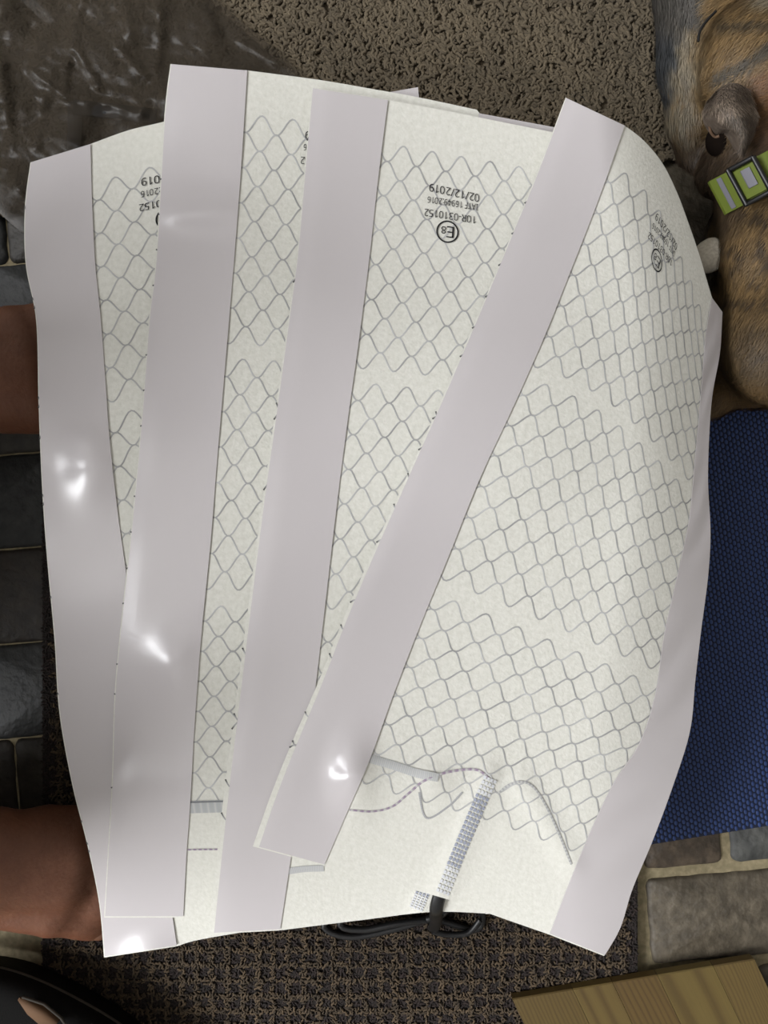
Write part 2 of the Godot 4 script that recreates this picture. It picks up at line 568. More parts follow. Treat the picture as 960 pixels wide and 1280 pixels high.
func build_pads() -> void:
	var g := lin(176, 178, 180)
	var purple := lin(146, 128, 150)
	var pale := lin(196, 196, 192)
	var p1 := {
		"L": curve([38, 203, 31, 260, 32, 330, 45, 400, 48, 500, 52, 600, 58, 690, 68, 800, 74, 890, 90, 980, 110, 1060, 124, 1130, 130, 1197]),
		"A": curve([113, 180, 115, 250, 119, 330, 126, 400, 132, 480, 137, 550, 147, 640, 158, 720, 170, 830, 182, 930, 196, 1030, 210, 1110, 221, 1183]),
		"R": curve([522, 109, 545, 350, 560, 620, 575, 900, 575, 1128]),
		"T": curve([113, 180, 160, 163, 205, 152, 300, 127, 440, 112]), "E": curve([221, 1183, 258, 1173, 400, 1150, 500, 1136]),
		"shear": 0.0, "squeeze": 0.0, "last": 0.88, "phase": 0.4, "mark": Vector2(0.372, 0.118), "ridges": [], "seams": [], "bumps": [[Vector2(114, 582), 22.0, 30.0, 0.005], [Vector2(108, 545), 14.0, 10.0, 0.0015], [Vector2(188, 1204), 26.0, 26.0, 0.006]]}
	p1.B = blend_curve(p1.A, p1.R, 0.75)
	var p2 := {
		"L": curve([213, 80, 205, 150, 195, 320, 186, 400, 177, 520, 165, 650, 152, 770, 143, 870, 140, 970, 135, 1060, 130, 1147]),
		"A": curve([309, 88, 302, 200, 293, 320, 282, 450, 271, 580, 263, 680, 252, 790, 243, 910, 238, 1000, 233, 1070, 229, 1147]),
		"R": curve([693, 159, 672, 400, 650, 650, 625, 900, 602, 1118]),
		"T": curve([309, 88, 400, 100, 470, 112, 520, 121, 600, 138]), "E": curve([229, 1147, 257, 1145, 400, 1138, 520, 1126]),
		"shear": 0.0, "squeeze": 0.0, "last": 0.865, "phase": 1.2, "mark": Vector2(0.415, 0.118), "ridges": [], "bumps": [[Vector2(217, 834), 24.0, 28.0, 0.0052], [Vector2(252, 262), 46.0, 15.0, 0.004]],
		"seams": [["bus_wire", 0.009, [pale, g, lin(176, 178, 176), g], [Vector2(225, 1009), Vector2(300, 1007), Vector2(380, 1006)]],
			["bus_wire", 0.002, [lin(120, 122, 124)], [Vector2(225, 1003), Vector2(300, 1001), Vector2(380, 1000)]],
			["purple_stitch", 0.0012, [purple, pale, purple], [Vector2(225, 1062), Vector2(300, 1061), Vector2(380, 1060)]]]}
	p2.B = blend_curve(p2.A, p2.R, 0.75)
	var p3 := {
		"L": curve([390, 110, 381, 210, 371, 320, 356, 430, 342, 530, 326, 640, 310, 760, 297, 860, 284, 960, 272, 1060, 260, 1168]),
		"A": curve([485, 125, 473, 220, 462, 320, 448, 430, 434, 530, 420, 640, 406, 760, 393, 870, 380, 960, 364, 1070, 350, 1163]),
		"R": curve([806, 186, 822, 330, 812, 520, 790, 720, 745, 920, 690, 1136]),
		"T": curve([485, 125, 560, 139, 640, 155, 700, 167, 745, 175]), "E": curve([350, 1163, 453, 1150, 540, 1140, 610, 1142]),
		"shear": 0.0, "squeeze": 0.0, "last": 0.885, "phase": 0.1, "mark": Vector2(0.395, 0.146), "bumps": [], "ridges": [[Vector2(520, 1160), Vector2(560, 1060), 16.0, 0.003]],
		"seams": [["bus_wire", 0.005, [pale, g, pale, lin(170, 170, 176)], [Vector2(352, 1090), Vector2(380, 1086), Vector2(405, 1085)]]],
		"braid": [Vector2(548, 1060), Vector2(535, 1100), Vector2(520, 1137)]}
	p3.B = blend_curve(p3.A, p3.R, 0.75)
	var p4 := {
		"L": curve([707, 122, 672, 215, 640, 292, 600, 388, 556, 490, 510, 592, 470, 680, 430, 772, 398, 852, 362, 935, 338, 995, 316, 1058]),
		"A": curve([781, 157, 748, 250, 716, 332, 680, 422, 640, 512, 600, 598, 563, 690, 526, 780, 492, 868, 462, 950, 432, 1020, 405, 1082]),
		"B": curve([890, 372, 882, 420, 875, 505, 868, 580, 861, 650, 845, 725, 830, 792, 818, 870, 798, 930, 768, 975, 740, 1032, 715, 1092, 700, 1130, 686, 1168]),
		"R": curve([903, 390, 900, 440, 891, 490, 887, 535, 885, 600, 888, 665, 885, 720, 876, 790, 869, 850, 862, 915, 840, 985, 815, 1052, 790, 1112, 775, 1160, 755, 1195]),
		"T": curve([781, 157, 805, 176, 828, 204, 846, 240, 861, 280, 874, 318, 882, 345, 890, 372]), "E": curve([405, 1082, 450, 1096, 500, 1108, 552, 1122, 600, 1138, 640, 1152, 686, 1168]),
		"shear": 0.045, "squeeze": 0.3, "last": 0.885, "phase": 0.6, "mark": Vector2(0.458, 0.106),
		"bumps": [[Vector2(444, 972), 18.0, 34.0, 0.006]],
		"ridges": [[Vector2(612, 975), Vector2(548, 1122), 15.0, 0.0022], [Vector2(440, 975), Vector2(540, 975), 26.0, 0.003], [Vector2(540, 975), Vector2(610, 962), 16.0, 0.002], [Vector2(650, 976), Vector2(716, 1080), 16.0, 0.002]],
		"seams": [["bus_wire", 0.0055, [pale, g, lin(192, 192, 188), g], [Vector2(462, 948), Vector2(490, 956), Vector2(520, 966), Vector2(548, 972)]],
			["purple_stitch", 0.0016, [purple, pale, lin(160, 148, 160)], [Vector2(437, 1012), Vector2(465, 1014), Vector2(490, 1008), Vector2(510, 992), Vector2(530, 976), Vector2(560, 965), Vector2(595, 962), Vector2(612, 974)]],
			["bus_wire", 0.0016, [lin(158, 158, 160), pale], [Vector2(622, 992), Vector2(636, 981), Vector2(653, 977), Vector2(668, 985), Vector2(684, 1010), Vector2(700, 1045), Vector2(714, 1080)]],
			["heating_wire", 0.0014, [lin(160, 160, 162), lin(172, 172, 172)], [Vector2(524, 990), Vector2(533, 1022), Vector2(560, 1008), Vector2(578, 990)]]],
		"braid": [Vector2(614, 972), Vector2(600, 1004), Vector2(577, 1058), Vector2(553, 1118)]}
	make_pad(0, "white felt heating pad lowest in the fan, its glossy strip farthest left", p1)
	make_pad(1, "white felt heating pad second in the fan, its strip corner reaching highest", p2)
	make_pad(2, "white felt heating pad directly under the top pad, its approval print fully visible", p3)
	make_pad(3, "white felt heating pad topmost in the fan, slanting, drooping towards the dog", p4)

# ------------------------------------------------------------------ setting
func build_room() -> void:
	org = Vector3.ZERO
	var X := 1.9
	var Z := 1.8
	var Y := 2.4
	var fl := tag(obj("floor", box_mesh(Vector3(0, -0.05, 0), Vector3(2 * X, 0.1, 2 * Z)), M.grout), "", "", "", "structure")
	tag(obj("ceiling", box_mesh(Vector3(0, Y + 0.05, 0), Vector3(2 * X + 0.2, 0.1, 2 * Z + 0.2)), M.paint), "", "", "", "structure")
	tag(obj("wall_right", box_mesh(Vector3(X + 0.05, Y / 2, 0), Vector3(0.1, Y, 2 * Z)), M.paint), "", "", "", "structure")
	tag(obj("wall_back", box_mesh(Vector3(0, Y / 2, -Z - 0.05), Vector3(2 * X + 0.2, Y, 0.1)), M.paint), "", "", "", "structure")
	var st := st_new()
	st.set_smooth_group(-1)
	var w0 := -0.5
	var w1 := 1.1
	var y0 := 1.1
	var y1 := 2.25
	bx(st, Vector3(-X - 0.05, y0 / 2, 0), Vector3(0.1, y0, 2 * Z))
	bx(st, Vector3(-X - 0.05, (y1 + Y) / 2, 0), Vector3(0.1, Y - y1, 2 * Z))
	bx(st, Vector3(-X - 0.05, (y0 + y1) / 2, (-Z + w0) / 2), Vector3(0.1, y1 - y0, w0 + Z))
	bx(st, Vector3(-X - 0.05, (y0 + y1) / 2, (Z + w1) / 2), Vector3(0.1, y1 - y0, Z - w1))
	tag(obj("wall_left", done(st), M.paint), "", "", "", "structure")
	tag(obj("wall_front", box_mesh(Vector3(0, Y / 2, Z + 0.05), Vector3(2 * X + 0.2, Y, 0.1)), M.paint), "", "", "", "structure")
	var st2 := st_new()
	st2.set_smooth_group(-1)
	for x in [w0 + 0.025, (w0 + w1) / 2, w1 - 0.025]:
		bx(st2, Vector3(-X - 0.05, (y0 + y1) / 2, x), Vector3(0.06, y1 - y0, 0.05))
	for y in [y0 + 0.025, y1 - 0.025]:
		bx(st2, Vector3(-X - 0.05, y, (w0 + w1) / 2), Vector3(0.06, 0.05, w1 - w0))
	tag(obj("window_1", done(st2), M.paint), "", "", "", "structure")
	# stone-look floor blocks round the places where the floor shows
	var e1 := Vector2(0.9964, -0.085)
	var e2 := Vector2(0.075, 0.997)
	var o := Vector2(800, 1093)
	rng.seed = 5
	brick(fl, o, e1, e2, 40.0, 260.0, -905.0, -640.0, 0)
	for r in range(-9, 3):
		var s := -980.0 + rng.randf() * 80.0
		var cuts := []
		while s < 420.0:
			cuts.append(s)
			s += rng.randf_range(112.0, 205.0)
		if r == -1: cuts = [-420.0, -230.0, 0.0, 109.0, 300.0]
		if r == 0: cuts = [-330.0, -180.0, 0.0, 222.0, 400.0]
		if r == 1: cuts = [-200.0, -60.0, 130.0, 340.0]
		for i in cuts.size() - 1:
			var gap := 1.0 if cuts[i] < -600.0 else 6.0
			var s0: float = cuts[i] + gap
			var s1: float = cuts[i + 1] - gap
			var t0: float = r * 118.0 + gap
			var t1: float = r * 118.0 + 118.0 - gap
			var c := o + e1 * (s0 + s1) / 2 + e2 * (t0 + t1) / 2
			var seen: bool = (c.x < 130 and c.y > 230) or (c.x > 720 and c.y > 960)
			if not seen: continue
			brick(fl, o, e1, e2, s0, s1, t0, t1, [1, 2, 0, 0][(r + 1) * 2 + (1 if s0 > 50 else 0)] if c.x > 700 and c.y > 960 and r < 1 else rng.randi() % 3 + (3 if c.x < 200 else 0))  # left blocks take the copies darkened to stand for shade

func brick(parent: Node, o: Vector2, e1: Vector2, e2: Vector2, s0: float, s1: float, t0: float, t1: float, tone: int) -> void:
	var pts := []
	var cr := 9.0
	for c in [[s1 - cr, t0 + cr, -90.0], [s1 - cr, t1 - cr, 0.0], [s0 + cr, t1 - cr, 90.0], [s0 + cr, t0 + cr, 180.0]]:
		for k in 4:
			var a := deg_to_rad(c[2] + k * 30.0)
			pts.append(Vector2(c[0] + cos(a) * cr, c[1] + sin(a) * cr))
	var fine := []
	for i in pts.size():
		var a: Vector2 = pts[i]
		var b: Vector2 = pts[(i + 1) % pts.size()]
		var n := maxi(1, int((b - a).length() / 14.0))
		for k in n: fine.append(a.lerp(b, float(k) / n))
	var mid := Vector2((s0 + s1) / 2, (t0 + t1) / 2)
	var rings := [[], [], []]
	for p in fine:
		var jit := 1.0 + 0.022 * nz.get_noise_2d(p.x * 6.0 + s0, p.y * 6.0 + t0 * 3.0)
		for k in 3:
			var inset: float = [0.0, 1.6, 6.0][k]
			var d: Vector2 = (p - mid)
			var q := mid + d * jit - d.normalized() * inset
			var px := o + e1 * q.x + e2 * q.y
			var w := P(px.x, px.y, 0.0)
			w.y = [0.0, 0.0018, 0.0032][k] + (0.0007 * nz.get_noise_2d(p.x * 4.0, p.y * 4.0) if k else 0.0)
			rings[k].append(w)
	var st := st_new()
	st.set_smooth_group(1)
	var n := fine.size()
	for k in 2:
		for i in n:
			var j := (i + 1) % n
			quad(st, rings[k][i], rings[k + 1][i], rings[k + 1][j], rings[k][j])
	var pm := o + e1 * mid.x + e2 * mid.y
	var cw := P(pm.x, pm.y, 0.0)
	cw.y = 0.0034
	for i in n:
		tri(st, cw, rings[2][(i + 1) % n], rings[2][i])
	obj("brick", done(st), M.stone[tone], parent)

func tuft_mesh(l: float, r: float, up: float, sides := 5) -> ArrayMesh:
	var keep := org
	org = Vector3.ZERO
	var st := st_new()
	var path := []
	for i in 4:
		var t := i / 3.0 - 0.5
		path.append(Vector3(t * l, up * (1.0 - 3.2 * t * t), 0.25 * l * sin(t * 5.0)))
	tube(st, path, r, sides)
	var m := done(st)
	org = keep
	return m

func build_coverings() -> void:
	# brown looped carpet across the top
	var at := P(480, 0, 0.0)
	var t := thing("carpet", "brown looped pile carpet spread across the top of the picture behind the pads", "carpet", at)
	var st := st_new()
	st.set_smooth_group(-1)
	var c0 := P(-140, 282, 0)
	var c1 := P(872, 198, 0)
	var c2 := P(1400, 158, 0)
	var back := Vector3(0, 0, -0.62)
	var top := Vector3(0, 0.009, 0)
	var lift := Vector3(0, 0.0036, 0)
	quad(st, c0 + back + top, c2 + back + top, c2 + top, c0 + top)
	quad(st, c0 + top, c2 + top, c2 + lift, c0 + lift)
	quad(st, c2 + top, c2 + back + top, c2 + back + lift, c2 + lift)
	quad(st, c0 + back + top, c0 + top, c0 + lift, c0 + back + lift)
	quad(st, c2 + back + top, c0 + back + top, c0 + back + lift, c2 + back + lift)
	quad(st, c0 + lift, c2 + lift, c2 + back + lift, c0 + back + lift)
	obj("backing", done(st), M.carpet_base, t)
	rng.seed = 11
	var xf := []
	var cols := []
	for i in 36000:
		var px := rng.randf_range(-120, 1140)
		var edge := lerpf(282, 158, (px + 140) / 1540.0)
		var py := rng.randf_range(-160, edge - 2)
		if px > 800 and px > 900 and py < 150 : continue
		var p := P(px, py, 0.009)
		p.y = 0.0094 + rng.randf() * 0.0016
		var b := Basis(Vector3.UP, rng.randf() * TAU) * Basis(Vector3.RIGHT, rng.randf_range(-0.5, 0.5))
		xf.append(Transform3D(b.scaled(Vector3.ONE * rng.randf_range(0.8, 1.25)), p))
		var k := rng.randf_range(0.9, 1.08) * (1.0 + 0.12 * nz.get_noise_2d(px * 0.4, py * 0.4))
		cols.append(lin(90 * k, 80 * k, 64 * k))
	multi("pile_loops", tuft_mesh(0.0048, 0.0013, 0.0010), vmat(0.95), xf, cols, t)
	var st2 := st_new()
	tube(st2, [c1 + Vector3(-0.05, 0.006, 0.004), c1 + Vector3(0.0, 0.006, 0.0), c1 + Vector3(0.12, 0.006, -0.011)], 0.0024)
	obj("bound_edge", done(st2), M.carpet_edge, t)
	# dark chequered rug along the bottom
	var ra := P(60, 1100, 0)
	var rb := P(792, 1100, 0)
	var wid := rb.x - ra.x
	t = thing("rug", "dark brown woven rug with a small check, lying under the bottom edge of the pads", "rug", P(430, 1190, 0))
	st = st_new()
	st.set_smooth_group(-1)
	bx(st, Vector3((ra.x + rb.x) / 2, 0.0065, ra.z - 0.08), Vector3(wid, 0.0065, 0.62))
	obj("backing", done(st), M.rug_base, t)
	xf = []
	cols = []
	rng.seed = 21
	var per := 0.0120
	for iz in 240:
		for ix in 205:
			if iz < 148 and ix > 40: continue       # the pads hide the rest

			var x := ra.x + 0.001 + (ix + rng.randf_range(-0.3, 0.3)) * 0.0023
			var z := ra.z - 0.37 + (iz + rng.randf_range(-0.3, 0.3)) * 0.0023
			if x > rb.x - 0.001: continue
			var gx := fposmod((x - ra.x) / per, 1.0)
			var gz := fposmod((z - ra.z) / per, 1.0)
			var dark := gx > 0.34 and gz > 0.34
			if x > rb.x - 0.006 or x < ra.x + 0.006: dark = true
			var b := Basis(Vector3.UP, rng.randf() * TAU) * Basis(Vector3.RIGHT, rng.randf_range(-0.6, 0.6))
			xf.append(Transform3D(b.scaled(Vector3.ONE * rng.randf_range(0.75, 1.15)), Vector3(x, 0.0098 + rng.randf() * 0.0012 - (0.0012 if dark else 0.0), z)))
			var k := rng.randf_range(0.75, 1.2)
			cols.append(lin(34 * k, 25 * k, 22 * k) if dark else lin(68 * k, 56 * k, 41 * k))
	multi("rug_loops", tuft_mesh(0.0032, 0.00085, 0.0009), vmat(0.95), xf, cols, t)
	# blue ribbed exercise mat on the right
	t = thing("exercise_mat", "navy blue ribbed exercise mat lying right of the pads below the dog", "mat", P(960, 770, 0))
	var m0 := P(799, 1052, 0)
	var m1 := P(1300, 972, 0)
	var dx := (m1 - m0).normalized()
	var dz := Vector3(-dx.z, 0, dx.x)
	var len_ := (m1 - m0).length()
	st = st_new()
	st.set_smooth_group(-1)
	bx(st, m0 + dx * len_ / 2 - dz * 0.19 + Vector3(0, 0.0058, 0), Vector3(len_, 0.0042, 0.38), dx, dz)
	obj("mat_sheet", done(st), M.mat_base, t)
	var bm := SphereMesh.new()
	bm.radius = 0.5; bm.height = 1.0
	bm.radial_segments = 8; bm.rings = 4
	xf = []
	cols = []
	for i in range(0, 110):
		for j in 80:
			var p := m0 + dx * (i * 0.0031 + 0.001) - dz * (j * 0.0047 + 0.002 + (0.00235 if i % 2 else 0.0))
			p.y = 0.0079
			xf.append(Transform3D(Basis(dx * 0.0027, Vector3.UP * 0.0016, dz * 0.0042), p))
			var k := 1.0 + 0.1 * nz.get_noise_2d(i * 30.0, j * 30.0)
			cols.append(lin(31 * k, 56 * k, 107 * k))
	multi("mat_ribs", bm, vmat(0.55), xf, cols, t)

func build_board() -> void:
	# pine panel at the bottom right, glued from staves
	var h := 0.0195
	var c := [P(640, 1249, h), P(943, 1199, h)]
	var d := Vector3(0.43, 0, 0.90).normalized()
	var t := thing("pine_board", "flat board glued from pale pine staves, in the bottom right corner on the rug", "board", P(790, 1260, 0.0))
	var cuts := [0.0, 0.25, 0.415, 0.60, 0.83, 1.0]
	for i in 5:
		var a: Vector3 = c[0].lerp(c[1], cuts[i])
		var b: Vector3 = c[0].lerp(c[1], cuts[i + 1])
		var gap: Vector3 = (b - a).normalized() * 0.00015
		a += gap; b -= gap
		var st := st_new()
		var l := d * 0.16
		var bev := 0.0008
		var top := func(p: Vector3, n: Vector3): return p + n
		var dn := Vector3(0, -0.0075, 0)
		st.set_smooth_group(-1)
		var ins: Vector3 = d * bev
		var up := Vector3(0, -bev, 0)
		var q := [[a + ins, 0, 0], [b + ins, 1, 0], [b + l, 1, 1], [a + l, 0, 1]]
		for e in [0, 1, 2, 0, 2, 3]:
			st.set_uv(Vector2(i * 0.21 + q[e][1] * (cuts[i + 1] - cuts[i]) * 1.2, q[e][2] * 0.8 + i * 0.37))
			st.add_vertex(q[e][0] - org)
		quad(st, a + up, b + up, b + ins, a + ins)
		quad(st, a + dn, b + dn, b + up, a + up)
		quad(st, b + up, b + dn, b + l + dn, b + l)
		tri(st, b + ins, b + up, b + l)
		quad(st, a + dn, a + up, a + l, a + l + dn)
		tri(st, a + up, a + ins, a + l)
		quad(st, b + l, b + l + dn, a + l + dn, a + l)
		quad(st, a + dn, a + l + dn, b + l + dn, b + dn)
		obj("stave", done(st), M.pine[i], t)

func build_cable() -> void:
	var t := thing("power_cable", "black cable loosely looped on the rug under the middle of the bottom edge", "cable", P(500, 1150, 0.012))
	var st := st_new()
	var w := func(a: Array) -> Array:
		var pts := []
		for i in range(0, a.size(), 3): pts.append(P(a[i], a[i + 1], a[i + 2]))
		return resample(pts, 48)
	tube(st, w.call([470, 1120, 0.03, 412, 1148, 0.016, 408, 1162, 0.0135, 440, 1171, 0.0135, 490, 1162, 0.0135, 530, 1150, 0.015, 556, 1140, 0.03, 570, 1110, 0.04]), 0.0027)
	obj("cord", done(st), M.black, t)
	st = st_new()
	tube(st, w.call([440, 1130, 0.022, 425, 1156, 0.0195, 455, 1162, 0.019, 500, 1154, 0.019, 545, 1150, 0.0155, 590, 1162, 0.0135, 603, 1152, 0.0135, 596, 1130, 0.016, 560, 1110, 0.03]), 0.0027)
	obj("cord", done(st), M.black, t)
	st = st_new()
	var ride := func(x: float, y: float) -> float: return base_h(Vector2(x, y)) + 2.0 * GAP + 0.0036
	tube(st, w.call([562, 1085, ride.call(562, 1085), 552, 1112, ride.call(552, 1112), 546, 1132, ride.call(546, 1132), 545, 1143, 0.088, 545, 1152, 0.06, 542, 1162, 0.024]), 0.0046, 8, 0.4)
	obj("cord", done(st), M.black, t)
	st = st_new()
	tube(st, w.call([540, 1164, 0.0215, 560, 1168, 0.0195, 585, 1166, 0.0195, 600, 1150, 0.0195]), 0.0024)
	obj("cord", done(st), M.black, t)

func build_support() -> void:
	# low dark stool that carries the stack; the pads hide it from above
	var c := P(480, 640, 0)
	var t := thing("footstool", "low dark footstool hidden under the fan of heating pads, carrying them", "stool", c)
	var st := st_new()
	st.set_smooth_group(-1)
	bx(st, Vector3(0.0, 0.0865, -0.02), Vector3(0.22, 0.014, 0.28))
	obj("seat", done(st), M.black, t)
	for x in [-1, 1]:
		for z in [-1, 1]:
			st = st_new()
			st.set_smooth_group(-1)
			bx(st, Vector3(0.09 * x, 0.0465, -0.02 + 0.12 * z), Vector3(0.022, 0.067, 0.022))
			obj("leg", done(st), M.black, t)

# ------------------------------------------------------------------ plastic bag
func build_bag() -> void:
	var t := thing("plastic_bag", "crumpled clear plastic bag lying on the carpet in the top left corner", "plastic bag", P(150, 100, 0.012))
	var left := curve([-60, -60, -60, 120, -40, 215, 30, 292, 90, 300])
	var right := curve([225, -60, 270, -2, 384, 106, 350, 180, 240, 290])
	var n1 := FastNoiseLite.new()
	n1.seed = 4; n1.frequency = 0.006; n1.fractal_octaves = 2
	var n2 := FastNoiseLite.new()
	n2.seed = 9; n2.frequency = 0.022; n2.fractal_octaves = 3
	for layer in 2:
		var f := func(u: float, v: float) -> Vector3:
			var q: Vector2 = at_of(left, v).lerp(at_of(right, v), lerpf(0.0, 1.0 if layer == 1 else 0.97, u))
			var rim := minf(minf(u, 1.0 - u) * 8.0, 1.0)
			var a := n1.get_noise_2d(q.x + 300.0 * layer, q.y)
			var b := n2.get_noise_2d(q.x, q.y + 200.0 * layer)
			var h := 0.0135 + layer * 0.004 + rim * (0.012 * absf(a) * (1.0 + layer * 0.4) + 0.003 * (0.5 - absf(b)))
			for c in FOLDS:
				var ab: Vector2 = c[1] - c[0]
				var e: float = (q - c[0] - ab * clampf((q - c[0]).dot(ab) / ab.length_squared(), 0.0, 1.0)).length()
				if e < 16.0: h += 0.0022 * exp(-e * e / 30.0)
			return Q(q, h)
		obj("film", slab(120, 120, f, 0.0001), M.film, t)
	t = thing("black_strap", "folded black strap lying inside the clear bag at top left", "strap", P(110, 150, 0.012))
	var st := st_new()
	for s in [[Vector3(95, 128, 0.0125), Vector3(94, 160, 0.0135), Vector3(92, 230, 0.0125)], [Vector3(92, 134, 0.016), Vector3(140, 139, 0.0165), Vector3(196, 146, 0.015)]]:
		var pts := []
		for i in 9:
			var p: Vector3 = spline(s, i / 8.0)
			pts.append(P(p.x, p.y, p.z))
		tube(st, pts, 0.0062, 10, 0.22)
	obj("webbing", done(st), M.strap, t)

const FOLDS := [[Vector2(155, 0), Vector2(161, 42)], [Vector2(104, -10), Vector2(84, 80)], [Vector2(84, 80), Vector2(80, 120)], [Vector2(201, -10), Vector2(197, 100)], [Vector2(2, 85), Vector2(14, 190)],
	[Vector2(40, 88), Vector2(82, 122)], [Vector2(82, 122), Vector2(132, 130)], [Vector2(132, 130), Vector2(176, 142)], [Vector2(176, 142), Vector2(192, 108)], [Vector2(96, 64), Vector2(122, 108)], [Vector2(122, 108), Vector2(170, 124)],
	[Vector2(150, 62), Vector2(180, 95)], [Vector2(56, 120), Vector2(44, 185)], [Vector2(258, 15), Vector2(270, 40)], [Vector2(300, 50), Vector2(345, 78)], [Vector2(345, 78), Vector2(372, 92)]]

# ------------------------------------------------------------------ shoe
func build_shoe() -> void:
	var t := thing("black_shoe", "black stitched leather shoe in the dark bottom left corner beside the rug", "shoe", P(20, 1270, 0.01))
	# the edge runs from upper left to lower right; across goes away from the rug
	var a := Vector2(-60, 1156)
	var b := Vector2(260, 1326)
	var al := (b - a).normalized()
	var ac := al.orthogonal()
	if ac.y < 0: ac = -ac
	var f := func(u: float, v: float) -> Vector3:
		var len_ := (b - a).length()
		var w := 150.0 * (1.0 - pow(absf(u * 2.0 - 1.0), 3.0) * 0.75)
		var q := a + al * len_ * u + ac * (75.0 + (v - 0.5) * w) + ac * (-8.0 * sin(PI * u))
		var h := 0.012 + 0.045 * pow(maxf(1.0 - pow(absf(v * 2.0 - 1.0), 2.6), 0.0), 0.6)
		return Q(q, h)
	obj("upper", slab(40, 30, f, 0.002), M.leather, t)
	var st := st_new()
	var w2 := []
	for i in 31:
		var p: Vector3 = f.call(0.06 + 0.88 * i / 30.0, 0.10)
		w2.append(p + Vector3(0, 0.0012, 0))
	tube(st, w2, 0.0012, 6)
	obj("welt_seam", done(st), M.seam, t)
	st = st_new()
	st.set_smooth_group(1)
	var mid := [Vector2(22, 1250), Vector2(38, 1254), Vector2(56, 1264), Vector2(72, 1279), Vector2(66, 1283), Vector2(48, 1280), Vector2(34, 1268)]
	var rim := []
	for p in mid: rim.append(Q(p, 0.062))
	var cc := Q(Vector2(48, 1268), 0.0622)
	for i in rim.size():
		tri(st, cc, rim[i], rim[(i + 1) % rim.size()])
		quad(st, rim[i], rim[i] - Vector3(0, 0.004, 0), rim[(i + 1) % rim.size()] - Vector3(0, 0.004, 0), rim[(i + 1) % rim.size()])
	tag(obj("lining", done(st), M.tan, t), "tan lining showing at the opening")
	st = st_new()
	tube(st, [Q(Vector2(28, 1246), 0.061), Q(Vector2(55, 1255), 0.0615), Q(Vector2(76, 1272), 0.061), Q(Vector2(88, 1290), 0.06)], 0.0011, 6)
	obj("welt_seam", done(st), M.seam, t)

# ------------------------------------------------------------------ person
func foot_bones(flip: float, cy: float, dx: float) -> Array:
	var f := func(x: float, y: float, h: float) -> Vector3: return P(x + dx, cy + flip * (y - 1085.0), h + 0.012)
	var J := [
		[[-205, 1082, .034], [-150, 1078, .075], .030, .036], [[-205, 1082, .034], [-40, 1105, .026], .030, .026],
		[[-150, 1076, .078], [-20, 1068, .056], .036, .030], [[-20, 1068, .056], [85, 1060, .036], .030, .022],
		[[-40, 1105, .030], [65, 1132, .024], .027, .021], [[-20, 1085, .050], [78, 1095, .033], .028, .023],
		[[60, 1045, .030], [98, 1044, .025], .022, .019], [[98, 1042, .023], [150, 1044, .017], .0165, .0155], [[150, 1044, .017], [182, 1048, .015], .0155, .012],
		[[100, 1076, .026], [142, 1080, .021], .0125, .0105], [[142, 1080, .021], [176, 1084, .012], .0105, .0095],
		[[96, 1099, .025], [136, 1106, .019], .012, .010], [[136, 1106, .019], [164, 1110, .0115], .010, .009],
		[[88, 1120, .023], [124, 1130, .0175], .0125, .010], [[124, 1130, .0175], [148, 1134, .011], .010, .009],
		[[74, 1138, .021], [104, 1151, .016], .0135, .0105], [[104, 1151, .016], [122, 1157, .011], .0105, .0098]]
	var out := []
	for j in J:
		out.append([f.call(j[0][0], j[0][1], j[0][2]), f.call(j[1][0], j[1][1], j[1][2]), j[2], j[3]])
	return out

